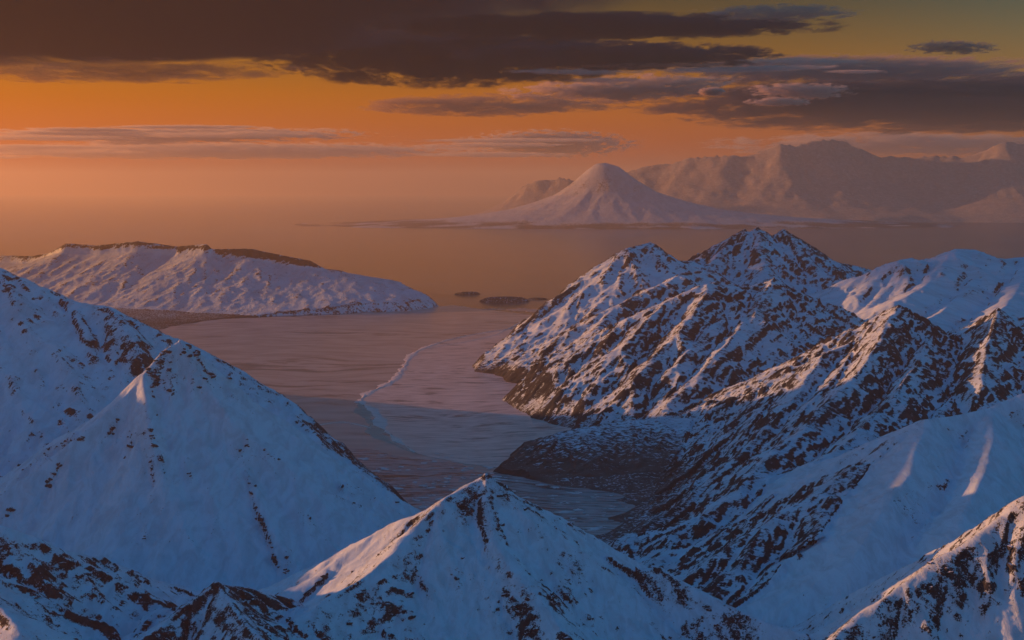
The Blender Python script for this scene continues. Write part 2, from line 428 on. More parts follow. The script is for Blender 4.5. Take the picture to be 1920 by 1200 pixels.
def mtn_height(k, x, y):
    """crest height minus flank fall; also the distance to the crest"""
    best = np.full(x.shape, -900.0, np.float32); bd = np.full(x.shape, 1e4, np.float32)
    for s, r0, P in MTN[k]['ridges']:
        for i in range(len(P) - 1):
            a, b = P[i], P[i + 1]
            ex, ey = b[0] - a[0], b[1] - a[1]
            t = np.clip(((x - a[0]) * ex + (y - a[1]) * ey) / (ex * ex + ey * ey), 0, 1)
            d = np.sqrt((x - a[0] - t * ex) ** 2 + (y - a[1] - t * ey) ** 2)
            z = a[2] + t * (b[2] - a[2])
            dd = np.sqrt(d * d + r0 * r0) - r0
            if MTN[k].get('cliff'):
                c = 60 * sstep(-20, 160, z - 250)
                tt = np.clip(d / 1720.0, 0, 3)
                fall = 0.04 * d + c * sstep(12, 80, d) + np.maximum(z - c - 25, 60) * tt ** 0.9
            else:
                cc, cl = MTN[k].get('conc', (0.26, 500.0))
                fall = s * (dd - cc * dd * dd / (dd + cl))
            v = (z - fall).astype(np.float32)
            m = v > best
            best = np.where(m, v, best); bd = np.where(m, d, bd)
    return best, bd

def floor_height(x, y, sd):
    f = np.clip(sd, -400, None) * 0.045
    f = 170 * (1 - np.exp(-np.maximum(f, 0) / 170)) + np.minimum(f, 0) * 3
    f = f + 150 * sstep(2200, 5000, x) + 160 * sstep(5200, 8200, y) * sstep(1200, 2600, x)
    return f + 6 * fbm(x / 300, y / 300, 3, 5)

def terrain(x, y):
    """height of the land, the mountain that owns each point, distance to its crest"""
    sh = x.shape
    sd = shore_sd(x + 45 * fbm(x / 260, y / 260, 3, 77), y + 45 * fbm(x / 260, y / 260, 3, 78))
    wx = x + 22 * fbm(x / 330, y / 330, 3, 1); wy = y + 22 * fbm(x / 330, y / 330, 3, 2)
    near = sstep(1500, 5000, y)
    wx = x + (wx - x) * (0.35 + 0.9 * near); wy = y + (wy - y) * (0.35 + 0.9 * near)
    H = [floor_height(x, y, sd)]; Dc = [np.full(sh, 1e4, np.float32)]
    x0, x1, y0, y1 = x.min(), x.max(), y.min(), y.max()
    ids = [-1]
    for i, k in enumerate(KEYS):
        b = MTN[k]['box']
        if b[0] > x1 or b[1] < x0 or b[2] > y1 or b[3] < y0: continue
        h, d = mtn_height(k, wx, wy)
        H.append(h); Dc.append(d); ids.append(i)
    H = np.array(H); Dc = np.array(Dc)
    own = H.argmax(0)
    dc = np.take_along_axis(Dc, own[None], 0)[0]
    top = H.max(0)
    kk = 14.0
    h = top + kk * np.log(np.exp((H - top) / kk).sum(0))
    lim = 0.95 * sd + 2
    h = np.where(lim < h, lim - 0, h)                      # the land ends at the shoreline
    return h.astype(np.float32), np.array(ids)[own], dc, sd

def build_land(key, mat, name, label, cat, res, box=None, kind='structure'):
    M = MTN.get(key, {})
    if box is None:
        box = M['box']
    bx0, bx1, by0, by1 = box
    by0 = max(by0, 900)
    me_id = KEYS.index(key) if key in KEYS else -1
    if key in KEYS:
        cr = res * 7
        x, y = np.meshgrid(np.arange(bx0, bx1, cr), np.arange(by0, by1, cr))
        h, own, dc, sd = terrain(x, y)
        ok = (own == me_id) & (h > -20) & (np.abs(x) < 0.52 * y + M.get('wide', 400))
        bx0, bx1 = x[ok].min() - 2 * cr, x[ok].max() + 2 * cr
        by0, by1 = y[ok].min() - 2 * cr, y[ok].max() + 2 * cr
    xs = np.arange(bx0, bx1, res); ys = np.arange(by0, by1, res)
    x, y = np.meshgrid(xs, ys)
    h, own, dc, sd = terrain(x, y)
    mine = (own == me_id) & (h > -6)
    if key in KEYS:
        # only what lies in the field of view or a little beyond it
        mine &= np.abs(x) < 0.52 * y + M.get('wide', 400)
    gy, gx = np.gradient(h, res)
    n = max(1, int(18 / res)); gx = blur(gx, n); gy = blur(gy, n)
    lam = M.get('lam', 200); amp = M.get('amp', 4) if key in KEYS else 3; seed = M.get('seed', 3)
    g = gullies(x.astype(np.float32), y.astype(np.float32), gx, gy, lam, amp, 6, seed)
    shore = sstep(0, 120, sd)
    crest = 0.35 + 0.65 * sstep(0, lam * 0.6, dc)
    if M.get('cliff'): crest = 0.12 + 0.88 * sstep(60, 420, dc)
    if key not in KEYS: crest = crest * 0.4
    h = h + g * crest * (0.25 + 0.75 * shore)
    slope0 = np.sqrt(gx * gx + gy * gy)
    rib = 0
    if 'ribs' in M:
        ra, rl = M['ribs']
        al = x * math.cos(STRIKE) + y * math.sin(STRIKE); ac = -x * math.sin(STRIKE) + y * math.cos(STRIKE)
        ac = ac + 30 * fbm(x / 240, y / 240, 3, seed + 50)
        rib = ridged(ac / rl, al / (rl * 6.5), 4, seed + 51, 0.55)
        h = h + ra * rib * (0.3 + 0.7 * shore) * (0.35 + 0.65 * sstep(0, 90, dc)) * sstep(0.12, 0.4, slope0)
    jag = ridged(x / (lam * 0.33), y / (lam * 0.33), 4, seed + 5, 0.55)
    h = h + jag * (0.10 * amp + 0.40 * amp * sstep(0.3, 0.8, slope0) * sstep(-0.35, 0.35, fbm(x / (lam * 1.7), y / (lam * 1.7), 2, seed + 40))) * (0.4 + 0.6 * shore)
    # snow and rock
    gy2, gx2 = np.gradient(h, res)
    slope = np.sqrt(gx2 * gx2 + gy2 * gy2)
    nb = max(2, int(lam * 0.07 / res))
    conv = (h - blur(h, nb)) / (lam * 0.02)
    clus = fbm(x / (lam * 1.1), y / (lam * 1.1), 4, seed + 9)
    st = M.get('steep', (0.62, 1.15))
    rock = 0.10 + 0.55 * sstep(st[0], st[1], slope) + (0.18 if 'ribs' in M else 0.10) * np.clip(conv, -1.5, 1.5) + (0.20 if 'ribs' in M else 0.32) * clus + M.get('rock', 0)
    crag = sstep(0.30, 0.60, rock + 0.2 * noise(x / (res * 9), y / (res * 9), seed + 70))
    h = h + (0.0 if M.get('cliff') else 1.0) * crag * ridged(x / (res * 6), y / (res * 6), 3, seed + 71) * res * 0.55
    rock += M.get('crestrock', 0.10) * (1 - sstep(0, lam * 0.35, dc)) - 0.35 * (1 - sstep(0.22, 0.48, slope))
    rock = rock + 0.16 * rib
    brush = 0.80 - h / 200.0 + 0.25 * fbm(x / 500, y / 500, 3, 8) + 0.2 * sstep(0.1, 0.6, conv)
    brush = (brush + M.get('brush', 0)) * sstep(3000, 3700, y)
    if M.get('cliff'):
        band = sstep(0.55, 0.8, slope) * sstep(150, 260, h)
        strata = 0.5 + 0.5 * np.sin(h / 7.0 + 2 * clus)
        rock = 0.26 + 0.3 * clus + band * (0.30 + 0.4 * strata) + 0.2 * np.clip(conv, -1.5, 1.5)
        rock -= 0.38 * band * sstep(-2300, -3100, x)
    # dive under the neighbours outside the own ground
    m = mine.copy()
    grow = m.copy()
    for _ in range(3):
        g2 = grow.copy()
        g2[1:] |= grow[:-1]; g2[:-1] |= grow[1:]; g2[:, 1:] |= grow[:, :-1]; g2[:, :-1] |= grow[:, 1:]
        h = np.where(g2 & ~grow, h - (res * 0.35 + 1.0) * (_ + 1), h)
        grow = g2
    cell = grow[:-1, :-1] & grow[1:, :-1] & grow[:-1, 1:] & grow[1:, 1:]
    idx = -np.ones(x.shape, np.int64)
    used = np.zeros(x.shape, bool)
    used[:-1, :-1] |= cell; used[1:, :-1] |= cell; used[:-1, 1:] |= cell; used[1:, 1:] |= cell
    idx[used] = np.arange(used.sum())
    q = np.stack([idx[:-1, :-1][cell], idx[:-1, 1:][cell], idx[1:, 1:][cell], idx[1:, :-1][cell]], 1)
    co = np.stack([x[used], y[used], h[used]], 1)
    me = mesh_from(name, co, q)
    add_attr(me, 'rock', rock[used]); add_attr(me, 'brush', brush[used])
    o = link(name, me, mat)
    set_props(o, label, cat, None, kind)
    M['grid'] = (xs, ys, h, mine, rock)
    print('%-24s %7d quads  %.1fs' % (key, len(q), time.time() - T0))
    return o

MAT = {}
def tmat(g, strike=False):
    if (g, strike) not in MAT: MAT[(g, strike)] = terrain_material('snow_and_rock_%d%s' % (round(g * 10), '_ribbed' if strike else ''), g, strike=strike)
    return MAT[(g, strike)]

LAND = [
    ('front_peak', 'pyramid_mountain', 'pyramid shaped snow peak with scattered dark rocks and a sunlit left ridge', 4.0, 1.8),
    ('front_knoll', 'rocky_knoll', 'small rocky snow knoll at the foot of the pyramid peak sunlit ridge', 3.4, 1.6),
    ('pointed_peak', 'pointed_mountain', 'steep pointed snow peak with a lit tip beside the frozen bay', 5.2, 3.0),
    ('shore_spur', 'shore_spur', 'low dark spur running down to the bay below the pointed peak', 6.0, 3.4),
    ('snow_shoulder', 'snow_shoulder_mountain', 'broad shaded snow shoulder with dark crags behind the pointed peak', 8.5, 4.5),
    ('dark_slope', 'shaded_slope', 'shaded snow slope with faint rocks facing the rocky knoll', 4.2, 2.4),
    ('flat_topped_headland', 'flat_topped_headland', 'long flat topped headland with banded cliffs across the bay', 15.0, 11.0),
    ('outer_coast_ridge', 'coast_ridge', 'outermost snowy ridge dropping to the bay below a craggy summit', 10.0, 4.2),
    ('jagged_massif', 'jagged_mountain', 'highest jagged twin summit massif standing against the hazy sea', 10.5, 4.6),
    ('sunlit_far_ridge', 'smooth_snow_mountain', 'smooth snowy mountain with curved sunlit ribs behind the dark rock peak', 10.5, 4.6),
    ('middle_coast_ridge', 'coast_ridge', 'narrow snowy ridge with lit crest between the outer ridge and gullied ridge', 9.0, 4.0),
    ('gullied_ridge', 'gullied_mountain', 'broad rocky mountain flank cut by many slanting gullies above the bay', 7.2, 3.4),
    ('shore_hill', 'shore_hill', 'low rounded brown hill standing on the bay shore', 6.0, 3.4),
    ('ribbed_rock_peak', 'ribbed_mountain', 'dark rock peak with long sunlit ribs falling to the inlet', 6.0, 2.7),
    ('snow_dome', 'snow_dome_mountain', 'smooth domed snow slope with rocky spurs under the ribbed rock peak', 5.2, 3.0),
    ('rocky_spurs', 'rocky_spur_ridge', 'dark craggy spurs with snow chutes falling from the domed slope into the valley', 4.6, 2.2),
    ('near_right_slope', 'corner_slope', 'near snow slope with rock streaks and one sunlit shoulder', 4.2, 2.4),
]
OBJ = {}
for key, nm, lab, res, gr in LAND:
    OBJ[key] = build_land(key, tmat(gr, 'ribs' in MTN[key]), nm, lab, 'mountain', res)
build_land('floor', tmat(6.0), 'valley_floor', 'snowy valley floor between the mountains', 'ground', 16.0, box=(-3500, 9000, 900, 13000))

# ------------------------------------------------------------------ volcano island and far range
def radial_profile(pts, unit):
    d = np.array([p[0] for p in pts], float) * unit
    z = np.array([CAM_Z + (350 - p[1]) * unit for p in pts], float)
    return d, z
def build_volcano():
    D = 34000.0; u = D / FPX
    c = at(1135, 306, D)
    dl, zl = radial_profile([(0, 306), (18, 308), (35, 320), (65, 345), (95, 365), (140, 381), (185, 393), (255, 405), (330, 412), (450, 417), (520, 421)], u)
    dr, zr = radial_profile([(0, 306), (25, 313), (55, 335), (95, 358), (145, 375), (215, 392), (285, 401), (365, 408), (460, 413), (600, 418), (660, 422)], u)
    res = 42.0
    xs = np.arange(c[0] - 8200, c[0] + 9600, res); ys = np.arange(D - 5200, D + 4200, res)
    x, y = np.meshgrid(xs, ys)
    dx = x - c[0]; dy = (y - D)
    # low capes stretch the island sideways; the cone itself is round
    r = np.sqrt(dx * dx + (dy * np.where(dy < 0, 1.2, 1.3)) ** 2)
    ang = np.arctan2(dy, dx)
    hr = np.interp(r * (1 + 0.02 * fbm(x / 1500, y / 1500, 3, 4)), dr, zr)
    hl = np.interp(r, dl, zl)
    w = 0.5 + 0.5 * np.cos(ang)
    h = hl * (1 - w) + hr * w
    # the low apron falls faster towards and away from the viewer
    h = h - 260 * sstep(1800, 4600, np.abs(dy))
    gy, gx = np.gradient(h, res)
    g = gullies(x.astype(np.float32), y.astype(np.float32), gx.astype(np.float32), gy.astype(np.float32), 900, 24, 4, 7)
    h = h + g * sstep(150, 1500, r) * sstep(20, 400, h) + 6 * ridged(x / 500, y / 500, 4, 3) * sstep(-20, 200, h)
    h = h + 35 * fbm(x / 1200, y / 1200, 3, 9) * (1 - sstep(100, 500, h))
    clus = fbm(x / 700, y / 700, 4, 12)
    gy, gx = np.gradient(h, res); sl = np.hypot(gx, gy)
    rock = 0.24 + 0.3 * clus + 0.2 * sstep(0.5, 0.9, sl) - 0.25 * sstep(1000, 1400, h) + 0.55 * sstep(190, 60, h) * sstep(-0.5, 0.2, fbm(x / 1400, y / 600, 3, 14))
    keep = h > -15
    cell = keep[:-1, :-1] | keep[1:, :-1] | keep[:-1, 1:] | keep[1:, 1:]
    idx = -np.ones(x.shape, np.int64); used = np.zeros(x.shape, bool)
    used[:-1, :-1] |= cell; used[1:, :-1] |= cell; used[:-1, 1:] |= cell; used[1:, 1:] |= cell
    idx[used] = np.arange(used.sum())
    q = np.stack([idx[:-1, :-1][cell], idx[:-1, 1:][cell], idx[1:, 1:][cell], idx[1:, :-1][cell]], 1)
    me = mesh_from('volcano', np.stack([x[used], y[used], h[used]], 1), q)
    add_attr(me, 'rock', rock[used]); add_attr(me, 'brush', np.zeros(used.sum()))
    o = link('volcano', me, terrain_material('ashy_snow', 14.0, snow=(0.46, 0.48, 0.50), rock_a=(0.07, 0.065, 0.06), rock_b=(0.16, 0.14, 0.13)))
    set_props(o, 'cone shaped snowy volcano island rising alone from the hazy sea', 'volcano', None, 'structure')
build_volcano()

FAR_MAT = terrain_material('far_hazed_snow', 25.0, snow=(0.50, 0.48, 0.46), rock_a=(0.28, 0.25, 0.22), rock_b=(0.40, 0.36, 0.32))  # patchy snow and rock, haze put into the colours to fade the range
def build_far_range(name, pts, D, slope, label, seed):
    P = np.array([at(px, py, D + 300 * math.sin(px * 0.013 + seed)) for px, py in pts])
    res = 75.0
    reach = 4200
    xs = np.arange(P[:, 0].min() - 3500, P[:, 0].max() + 2500, res); ys = np.arange(D - 6500, D + reach * 0.7, res)
    x, y = np.meshgrid(xs, ys)
    best = np.full(x.shape, -500.0)
    wx = x + 60 * fbm(x / 900, y / 900, 3, seed); wy = y + 160 * fbm(x / 900, y / 900, 3, seed + 1)
    for i in range(len(P) - 1):
        a, b = P[i], P[i + 1]; ex, ey = b[0] - a[0], b[1] - a[1]
        t = np.clip(((wx - a[0]) * ex + (wy - a[1]) * ey) / (ex * ex + ey * ey), 0, 1)
        d = np.hypot(wx - a[0] - t * ex, wy - a[1] - t * ey)
        z = a[2] + t * (b[2] - a[2])
        best = np.maximum(best, (z + 120) * np.exp(-d * slope / 900.0) - 120)
    gy, gx = np.gradient(best, res)
    g = gullies(x.astype(np.float32), y.astype(np.float32), gx.astype(np.float32), gy.astype(np.float32), 1300, 80, 4, seed)
    h = best + (g * 0.28 + 14 * ridged(x / 700, y / 700, 4, seed + 3)) * sstep(50, 700, best)
    h = h - 260 * (1 - sstep(D - 6300, D - 4300, y + 900 * fbm(x / 2500, y / 2500, 3, seed + 8)))
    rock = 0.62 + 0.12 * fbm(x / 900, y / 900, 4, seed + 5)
    keep = h > -20
    cell = keep[:-1, :-1] | keep[1:, :-1] | keep[:-1, 1:] | keep[1:, 1:]
    idx = -np.ones(x.shape, np.int64); used = np.zeros(x.shape, bool)
    used[:-1, :-1] |= cell; used[1:, :-1] |= cell; used[:-1, 1:] |= cell; used[1:, 1:] |= cell
    idx[used] = np.arange(used.sum())
    q = np.stack([idx[:-1, :-1][cell], idx[:-1, 1:][cell], idx[1:, 1:][cell], idx[1:, :-1][cell]], 1)
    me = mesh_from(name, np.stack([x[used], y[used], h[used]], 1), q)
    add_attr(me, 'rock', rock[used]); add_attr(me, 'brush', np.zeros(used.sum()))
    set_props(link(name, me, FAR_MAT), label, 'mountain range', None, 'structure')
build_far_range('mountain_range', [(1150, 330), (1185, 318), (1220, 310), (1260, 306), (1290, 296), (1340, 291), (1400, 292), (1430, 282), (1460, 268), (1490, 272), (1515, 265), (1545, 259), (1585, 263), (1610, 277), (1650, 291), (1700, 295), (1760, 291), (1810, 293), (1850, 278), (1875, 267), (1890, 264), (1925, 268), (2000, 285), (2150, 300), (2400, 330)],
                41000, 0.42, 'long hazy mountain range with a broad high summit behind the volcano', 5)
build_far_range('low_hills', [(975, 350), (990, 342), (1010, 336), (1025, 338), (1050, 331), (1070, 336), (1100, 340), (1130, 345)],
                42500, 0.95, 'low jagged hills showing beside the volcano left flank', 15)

# ------------------------------------------------------------------ sea, bay ice, islands
def sea_material():
    k = NT('sea_water')
    pos = k.n('ShaderNodeNewGeometry').outputs['Position']
    n = k.noise(k.vmul(pos, (0.0006, 0.0022, 0.001)), 1.0, 6, 0.6)
    col = k.mix(k.ramp(n, 0.40, 0.66), (0.05, 0.06, 0.075), (0.16, 0.16, 0.17))
    bs = k.n('ShaderNodeBsdfPrincipled')
    k.put(bs.inputs['Base Color'], col); bs.inputs['Roughness'].default_value = 0.22
    b = k.n('ShaderNodeBump'); b.inputs['Strength'].default_value = 0.3; b.inputs['Distance'].default_value = 6.0
    k.put(b.inputs['Height'], k.noise(pos, 0.02, 4)); k.put(bs.inputs['Normal'], b.outputs[0])
    k.t.links.new(bs.outputs[0], k.out.inputs['Surface'])
    return k.m
def grid_sheet(name, x0, x1, y0, y1, nx, ny, z):
    xs = np.linspace(x0, x1, nx); ys = np.linspace(y0, y1, ny)
    x, y = np.meshgrid(xs, ys)
    i = np.arange(nx * ny).reshape(ny, nx)
    q = np.stack([i[:-1, :-1].ravel(), i[:-1, 1:].ravel(), i[1:, 1:].ravel(), i[1:, :-1].ravel()], 1)
    return mesh_from(name, np.stack([x.ravel(), y.ravel(), np.full(x.size, z)], 1), q)
o = link('sea', grid_sheet('sea', -88000, 88000, -9000, 148000, 12, 12, 0.0), sea_material())
set_props(o, 'flat hazy sea reaching to the horizon', 'sea', None, 'structure')

def ice_material(name, ca, cb, dark, lead, sx, sy, rough=0.55):
    """frozen sea: pale plates ca..cb, darker leads; sx, sy are the streak sizes in metres"""
    k = NT(name)
    pos = k.n('ShaderNodeNewGeometry').outputs['Position']
    w = k.n('ShaderNodeVectorMath', operation='ADD')
    k.put(w.inputs[0], pos)
    nz = k.n('ShaderNodeTexNoise'); k.put(nz.inputs['Vector'], pos); nz.inputs['Scale'].default_value = 1 / 900.0
    k.put(w.inputs[1], k.vmul(nz.outputs['Color'], (500, 620, 0)))
    st = k.vmul(w.outputs[0], (1 / sx, 1 / sy, 0.0))
    n1 = k.noise(st, 1.0, 6, 0.62)
    n2 = k.noise(k.vmul(w.outputs[0], (1 / (sx * 5), 1 / (sy * 4), 0.0)), 1.0, 4, 0.55)
    col = k.mix(k.ramp(n1, 0.35, 0.68), ca, cb)
    v = k.math('ADD', k.math('MULTIPLY', n1, 0.6), k.math('MULTIPLY', n2, 0.6))
    col = k.mix(k.ramp(v, lead, lead - 0.09), col, dark)
    bs = k.n('ShaderNodeBsdfPrincipled')
    k.put(bs.inputs['Base Color'], col); bs.inputs['Roughness'].default_value = rough; bs.inputs['Specular IOR Level'].default_value = 0.8
    b = k.n('ShaderNodeBump'); b.inputs['Strength'].default_value = 0.3; b.inputs['Distance'].default_value = 2.0
    k.put(b.inputs['Height'], k.math('ADD', n1, k.noise(pos, 1 / 22.0, 4, 0.6))); k.put(bs.inputs['Normal'], b.outputs[0])
    k.t.links.new(bs.outputs[0], k.out.inputs['Surface'])
    return k.m
def poly_sheet(name, pts, z, sub=40.0):
    """flat sheet inside a polygon, its rim cut into short uneven edges"""
    rim = []
    rnd = random.Random(len(pts))
    for i, a in enumerate(pts):
        b = pts[(i + 1) % len(pts)]
        n = max(1, int(math.hypot(b[0] - a[0], b[1] - a[1]) / sub))
        for j in range(n):
            t = j / n
            rim.append((a[0] + (b[0] - a[0]) * t + rnd.uniform(-.25, .25) * sub * (n > 1), a[1] + (b[1] - a[1]) * t + rnd.uniform(-.25, .25) * sub * (n > 1), z))
    me = bpy.data.meshes.new(name)
    from mathutils.geometry import tessellate_polygon
    tris = tessellate_polygon([[Vector(p) for p in rim]])
    me.from_pydata(rim, [], [tuple(t) for t in tris]); me.update()
    if len(me.polygons) and me.polygons[0].normal.z < 0: me.flip_normals()
    return me
ridge_px = [(985, 612), (955, 617), (915, 623), (873, 630), (838, 638), (807, 648), (783, 658), (767, 670), (757, 690), (740, 713), (715, 726), (690, 737), (673, 752), (700, 770), (712, 783), (715, 800), (745, 826), (781, 850)]
ridge_w = [tuple(sea(*p)) for p in ridge_px]
bay = link('bay_ice', poly_sheet('bay_ice', [tuple(sea(*p)) for p in [(1000, 1030), (640, 1030), (300, 850), (150, 680), (250, 615), (420, 598), (640, 590), (800, 577), (850, 572), (900, 579), (960, 586), (1010, 592), (1060, 640), (1110, 730), (1180, 800), (1240, 900), (1260, 985)]], 0.35),
           ice_material('smooth_bay_ice', (0.38, 0.34, 0.32), (0.56, 0.50, 0.47), (0.21, 0.19, 0.185), 0.53, 330, 95, 0.27))
set_props(bay, 'smooth grey frozen bay winding between the mountains', 'bay', None, 'structure')
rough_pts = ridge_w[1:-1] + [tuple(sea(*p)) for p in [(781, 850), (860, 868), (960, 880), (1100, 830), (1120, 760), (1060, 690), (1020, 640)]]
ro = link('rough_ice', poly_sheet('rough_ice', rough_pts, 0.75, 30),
          ice_material('rough_bay_ice', (0.55, 0.45, 0.41), (0.86, 0.74, 0.69), (0.20, 0.165, 0.155), 0.55, 130, 34, 0.30))  # pink of the sunlight on this rough ice is put into its colour
set_props(ro, 'streaked rough ice with sunlit pink in its colour along the right shore of the bay', 'ice', None, 'structure')
nw = link('inlet_water', poly_sheet('inlet_water', [tuple(sea(*p)) for p in [(1000, 1035), (690, 1035), (560, 870), (600, 838), (700, 842), (760, 858), (850, 866), (900, 885), (1010, 898), (1200, 920), (1260, 960), (1250, 1005)]], 0.55, 60),
          ice_material('inlet_water', (0.16, 0.17, 0.19), (0.50, 0.50, 0.51), (0.035, 0.043, 0.056), 0.59, 95, 17, 0.25))
set_props(nw, 'dark half frozen inlet water behind the pyramid peak', 'water', None, 'structure')
def band(name, pts, w0, w1, hgt, mat, label, cat, seed):
    """a raised winding band of heaped ice or sand; w0, w1 = widths along it"""
    P = []
    rnd = random.Random(seed)
    for i in range(len(pts) - 1):
        n = max(2, int(math.dist(pts[i], pts[i + 1]) / 18))
        for j in range(n):
            t = j / n
            P.append((pts[i][0] + t * (pts[i + 1][0] - pts[i][0]), pts[i][1] + t * (pts[i + 1][1] - pts[i][1])))
    P = np.array(P)
    for _ in range(6): P[1:-1] = (P[:-2] + 2 * P[1:-1] + P[2:]) / 4
    T = np.gradient(P, axis=0); T /= np.linalg.norm(T, axis=1)[:, None]
    N = np.stack([-T[:, 1], T[:, 0]], 1)
    co = []; q = []; m = 7
    for i in range(len(P)):
        f = i / (len(P) - 1); w = (w0 + (w1 - w0) * f) * max(0.12, 0.65 + 0.9 * float(noise(np.array([i / 7.0]), np.array([seed * 3.1]), 5)[0]) + rnd.uniform(-.25, .25)) * min(1, 6 * min(f, 1 - f) + .15)
        for j in range(m):
            u = j / (m - 1) * 2 - 1
            p = P[i] + N[i] * (u * w + rnd.uniform(-.12, .12) * w)
            co.append((p[0], p[1], 0.2 + (hgt * (1 - u * u) * (0.6 + 0.8 * rnd.random()) if abs(u) < 0.99 else 0)))
    for i in range(len(P) - 1):
        for j in range(m - 1):
            a = i * m + j; q.append((a, a + 1, a + m + 1, a + m))
    me = mesh_from(name, np.array(co), np.array(q), False)
    o = link(name, me, mat); set_props(o, label, cat, None, 'structure')
    return o
pale = ice_material('pressed_ice', (0.58, 0.54, 0.50), (0.80, 0.76, 0.72), (0.35, 0.32, 0.30), 0.50, 60, 14)
band('ice_ridge', ridge_w, 24, 34, 2.0, pale, 'pale curved ridge of pressed ice dividing the bay', 'ice', 3)
band('ice_ridge', [tuple(sea(*p)) for p in [(985, 600), (930, 628), (880, 640), (830, 648), (800, 655)]], 8, 10, 1.6, pale, 'thin straight ice ridge beside the curved ice ridge', 'ice', 4)
band('ice_ridge', [tuple(sea(*p)) for p in [(560, 795), (580, 800), (640, 790), (690, 800), (715, 812)]], 5, 7, 1.2, pale, 'faint short ice ridge left of the sandbar', 'ice', 5)
sand = ice_material('wet_sand', (0.40, 0.31, 0.25), (0.54, 0.44, 0.36), (0.3, 0.24, 0.2), 0.40, 90, 30)
band('sandbar', [tuple(sea(*p)) for p in [(672, 756), (690, 785), (705, 815), (745, 836), (782, 851)]], 46, 30, 1.6, sand, 'tan sandbar tapering to a point in the bay', 'sandbar', 6)
band('tidal_flat', [tuple(sea(*p)) for p in [(905, 580), (940, 580), (985, 581), (1030, 583)]], 60, 150, 1.5, sand, 'flat sandy shoal lit orange beside the outermost ridge', 'sandbar', 7)

# low islands off the headland
def island(label, px0, px1, py, hpx, seed):
    a = sea((px0 + px1) / 2, py); u = a[1] / FPX
    L = (px1 - px0) / 2 * u; Wd = L * 0.55; hh = hpx * u
    n = 44; m = 9
    rnd = random.Random(seed); ph = [rnd.uniform(0, 6.3) for _ in range(5)]
    co = []; q = []
    for j in range(m):
        f = j / (m - 1)
        for i in range(n):
            t = 2 * math.pi * i / n
            rr = 1 + .12 * math.sin(2 * t + ph[0]) + .08 * math.sin(5 * t + ph[1]) + .05 * math.sin(9 * t + ph[2])
            s_ = (1 - f) ** 0.6
            z = -2 + (hh + 2) * (1 - (1 - f) ** 2.6) * (1 + .10 * math.sin(3 * t + ph[3]) * (1 - f))
            co.append((a[0] + L * rr * s_ * math.cos(t), a[1] + Wd + Wd * rr * s_ * math.sin(t), z + rnd.uniform(-.06, .06) * hh * (0 < j < m - 1)))
    for j in range(m - 1):
        for i in range(n):
            q.append((j * n + i, j * n + (i + 1) % n, (j + 1) * n + (i + 1) % n, (j + 1) * n + i))
    me = mesh_from('island', np.array(co), np.array(q))
    add_attr(me, 'rock', np.full(len(co), 0.5)); add_attr(me, 'brush', np.full(len(co), 0.75))
    o = link('island', me, tmat(8.0)); set_props(o, label, 'island', 'low islands off the headland')
island('small far low dark island beyond the headland tip', 854, 898, 553, 5, 1)
island('larger low dark island between the headland tip and outermost ridge', 898, 992, 568, 9, 2)
island('thin dark islet touching the outermost ridge shore', 990, 1026, 562, 3, 3)

# ice floes drifting in the inlet: pieces of the water
fl_mat = ice_material('floe_ice', (0.55, 0.57, 0.60), (0.75, 0.76, 0.78), (0.45, 0.46, 0.5), 0.35, 12, 9)
def floe_mesh(seed):
    rnd = random.Random(seed); n = rnd.randint(6, 9)
    A = sorted(rnd.uniform(0, 6.283) for _ in range(n)); rr = [rnd.uniform(.6, 1) for _ in A]
    v = [(math.cos(a) * r, math.sin(a) * r, 0) for a, r in zip(A, rr)] + [(math.cos(a) * r * .93, math.sin(a) * r * .93, 1) for a, r in zip(A, rr)]
    f = [tuple(range(n, 2 * n))] + [(i, (i + 1) % n, n + (i + 1) % n, n + i) for i in range(n)]
    me = bpy.data.meshes.new('ice_floe'); me.from_pydata(v, [], f); me.update(); me.materials.append(fl_mat)
    return me
fms = [floe_mesh(i) for i in range(8)]
rnd = random.Random(42); cnt = 0
while cnt < 280:
    px = rnd.uniform(600, 1190); py = 845 + 165 * rnd.random() ** 0.8
    p = sea(px, py)
    if shore_sd(np.array([p[0]]), np.array([p[1]]))[0] > -18: continue
    if noise(np.array([p[0] / 160]), np.array([p[1] / 110]), 91)[0] < rnd.uniform(-0.25, 0.35): continue
    r_ = 3.5 + 15 * rnd.random() ** 2.6
    o = bpy.data.objects.new('ice_floe', fms[rnd.randrange(8)]); scn.collection.objects.link(o); o.parent = nw
    o.location = (p[0], p[1], 0.5); o.rotation_euler = (0, 0, rnd.uniform(-.5, .5)); o.scale = (r_ * rnd.uniform(1.2, 2.4), r_ * 0.8, rnd.uniform(.5, 1.1))
    cnt += 1

# rocks standing out of the snow: pieces of the near mountains
rk = NT('bare_rock')
_p = rk.n('ShaderNodeNewGeometry').outputs['Position']
_c = rk.mix(rk.ramp(rk.noise(_p, 0.25, 5, 0.65), 0.35, 0.7), (0.015, 0.018, 0.024), (0.046, 0.048, 0.056))
_n = rk.n('ShaderNodeNewGeometry').outputs['Normal']
_s = rk.n('ShaderNodeSeparateXYZ'); rk.put(_s.inputs[0], _n)
_f = rk.ramp(rk.math('ADD', _s.outputs['Z'], rk.math('MULTIPLY', rk.math('SUBTRACT', rk.noise(_p, 0.4, 3), 0.5), 0.7)), 0.78, 0.92)
_b = rk.n('ShaderNodeBsdfPrincipled'); rk.put(_b.inputs['Base Color'], rk.mix(_f, _c, (0.7, 0.78, 0.88))); _b.inputs['Roughness'].default_value = 0.85
rk.t.links.new(_b.outputs[0], rk.out.inputs['Surface'])
import bmesh
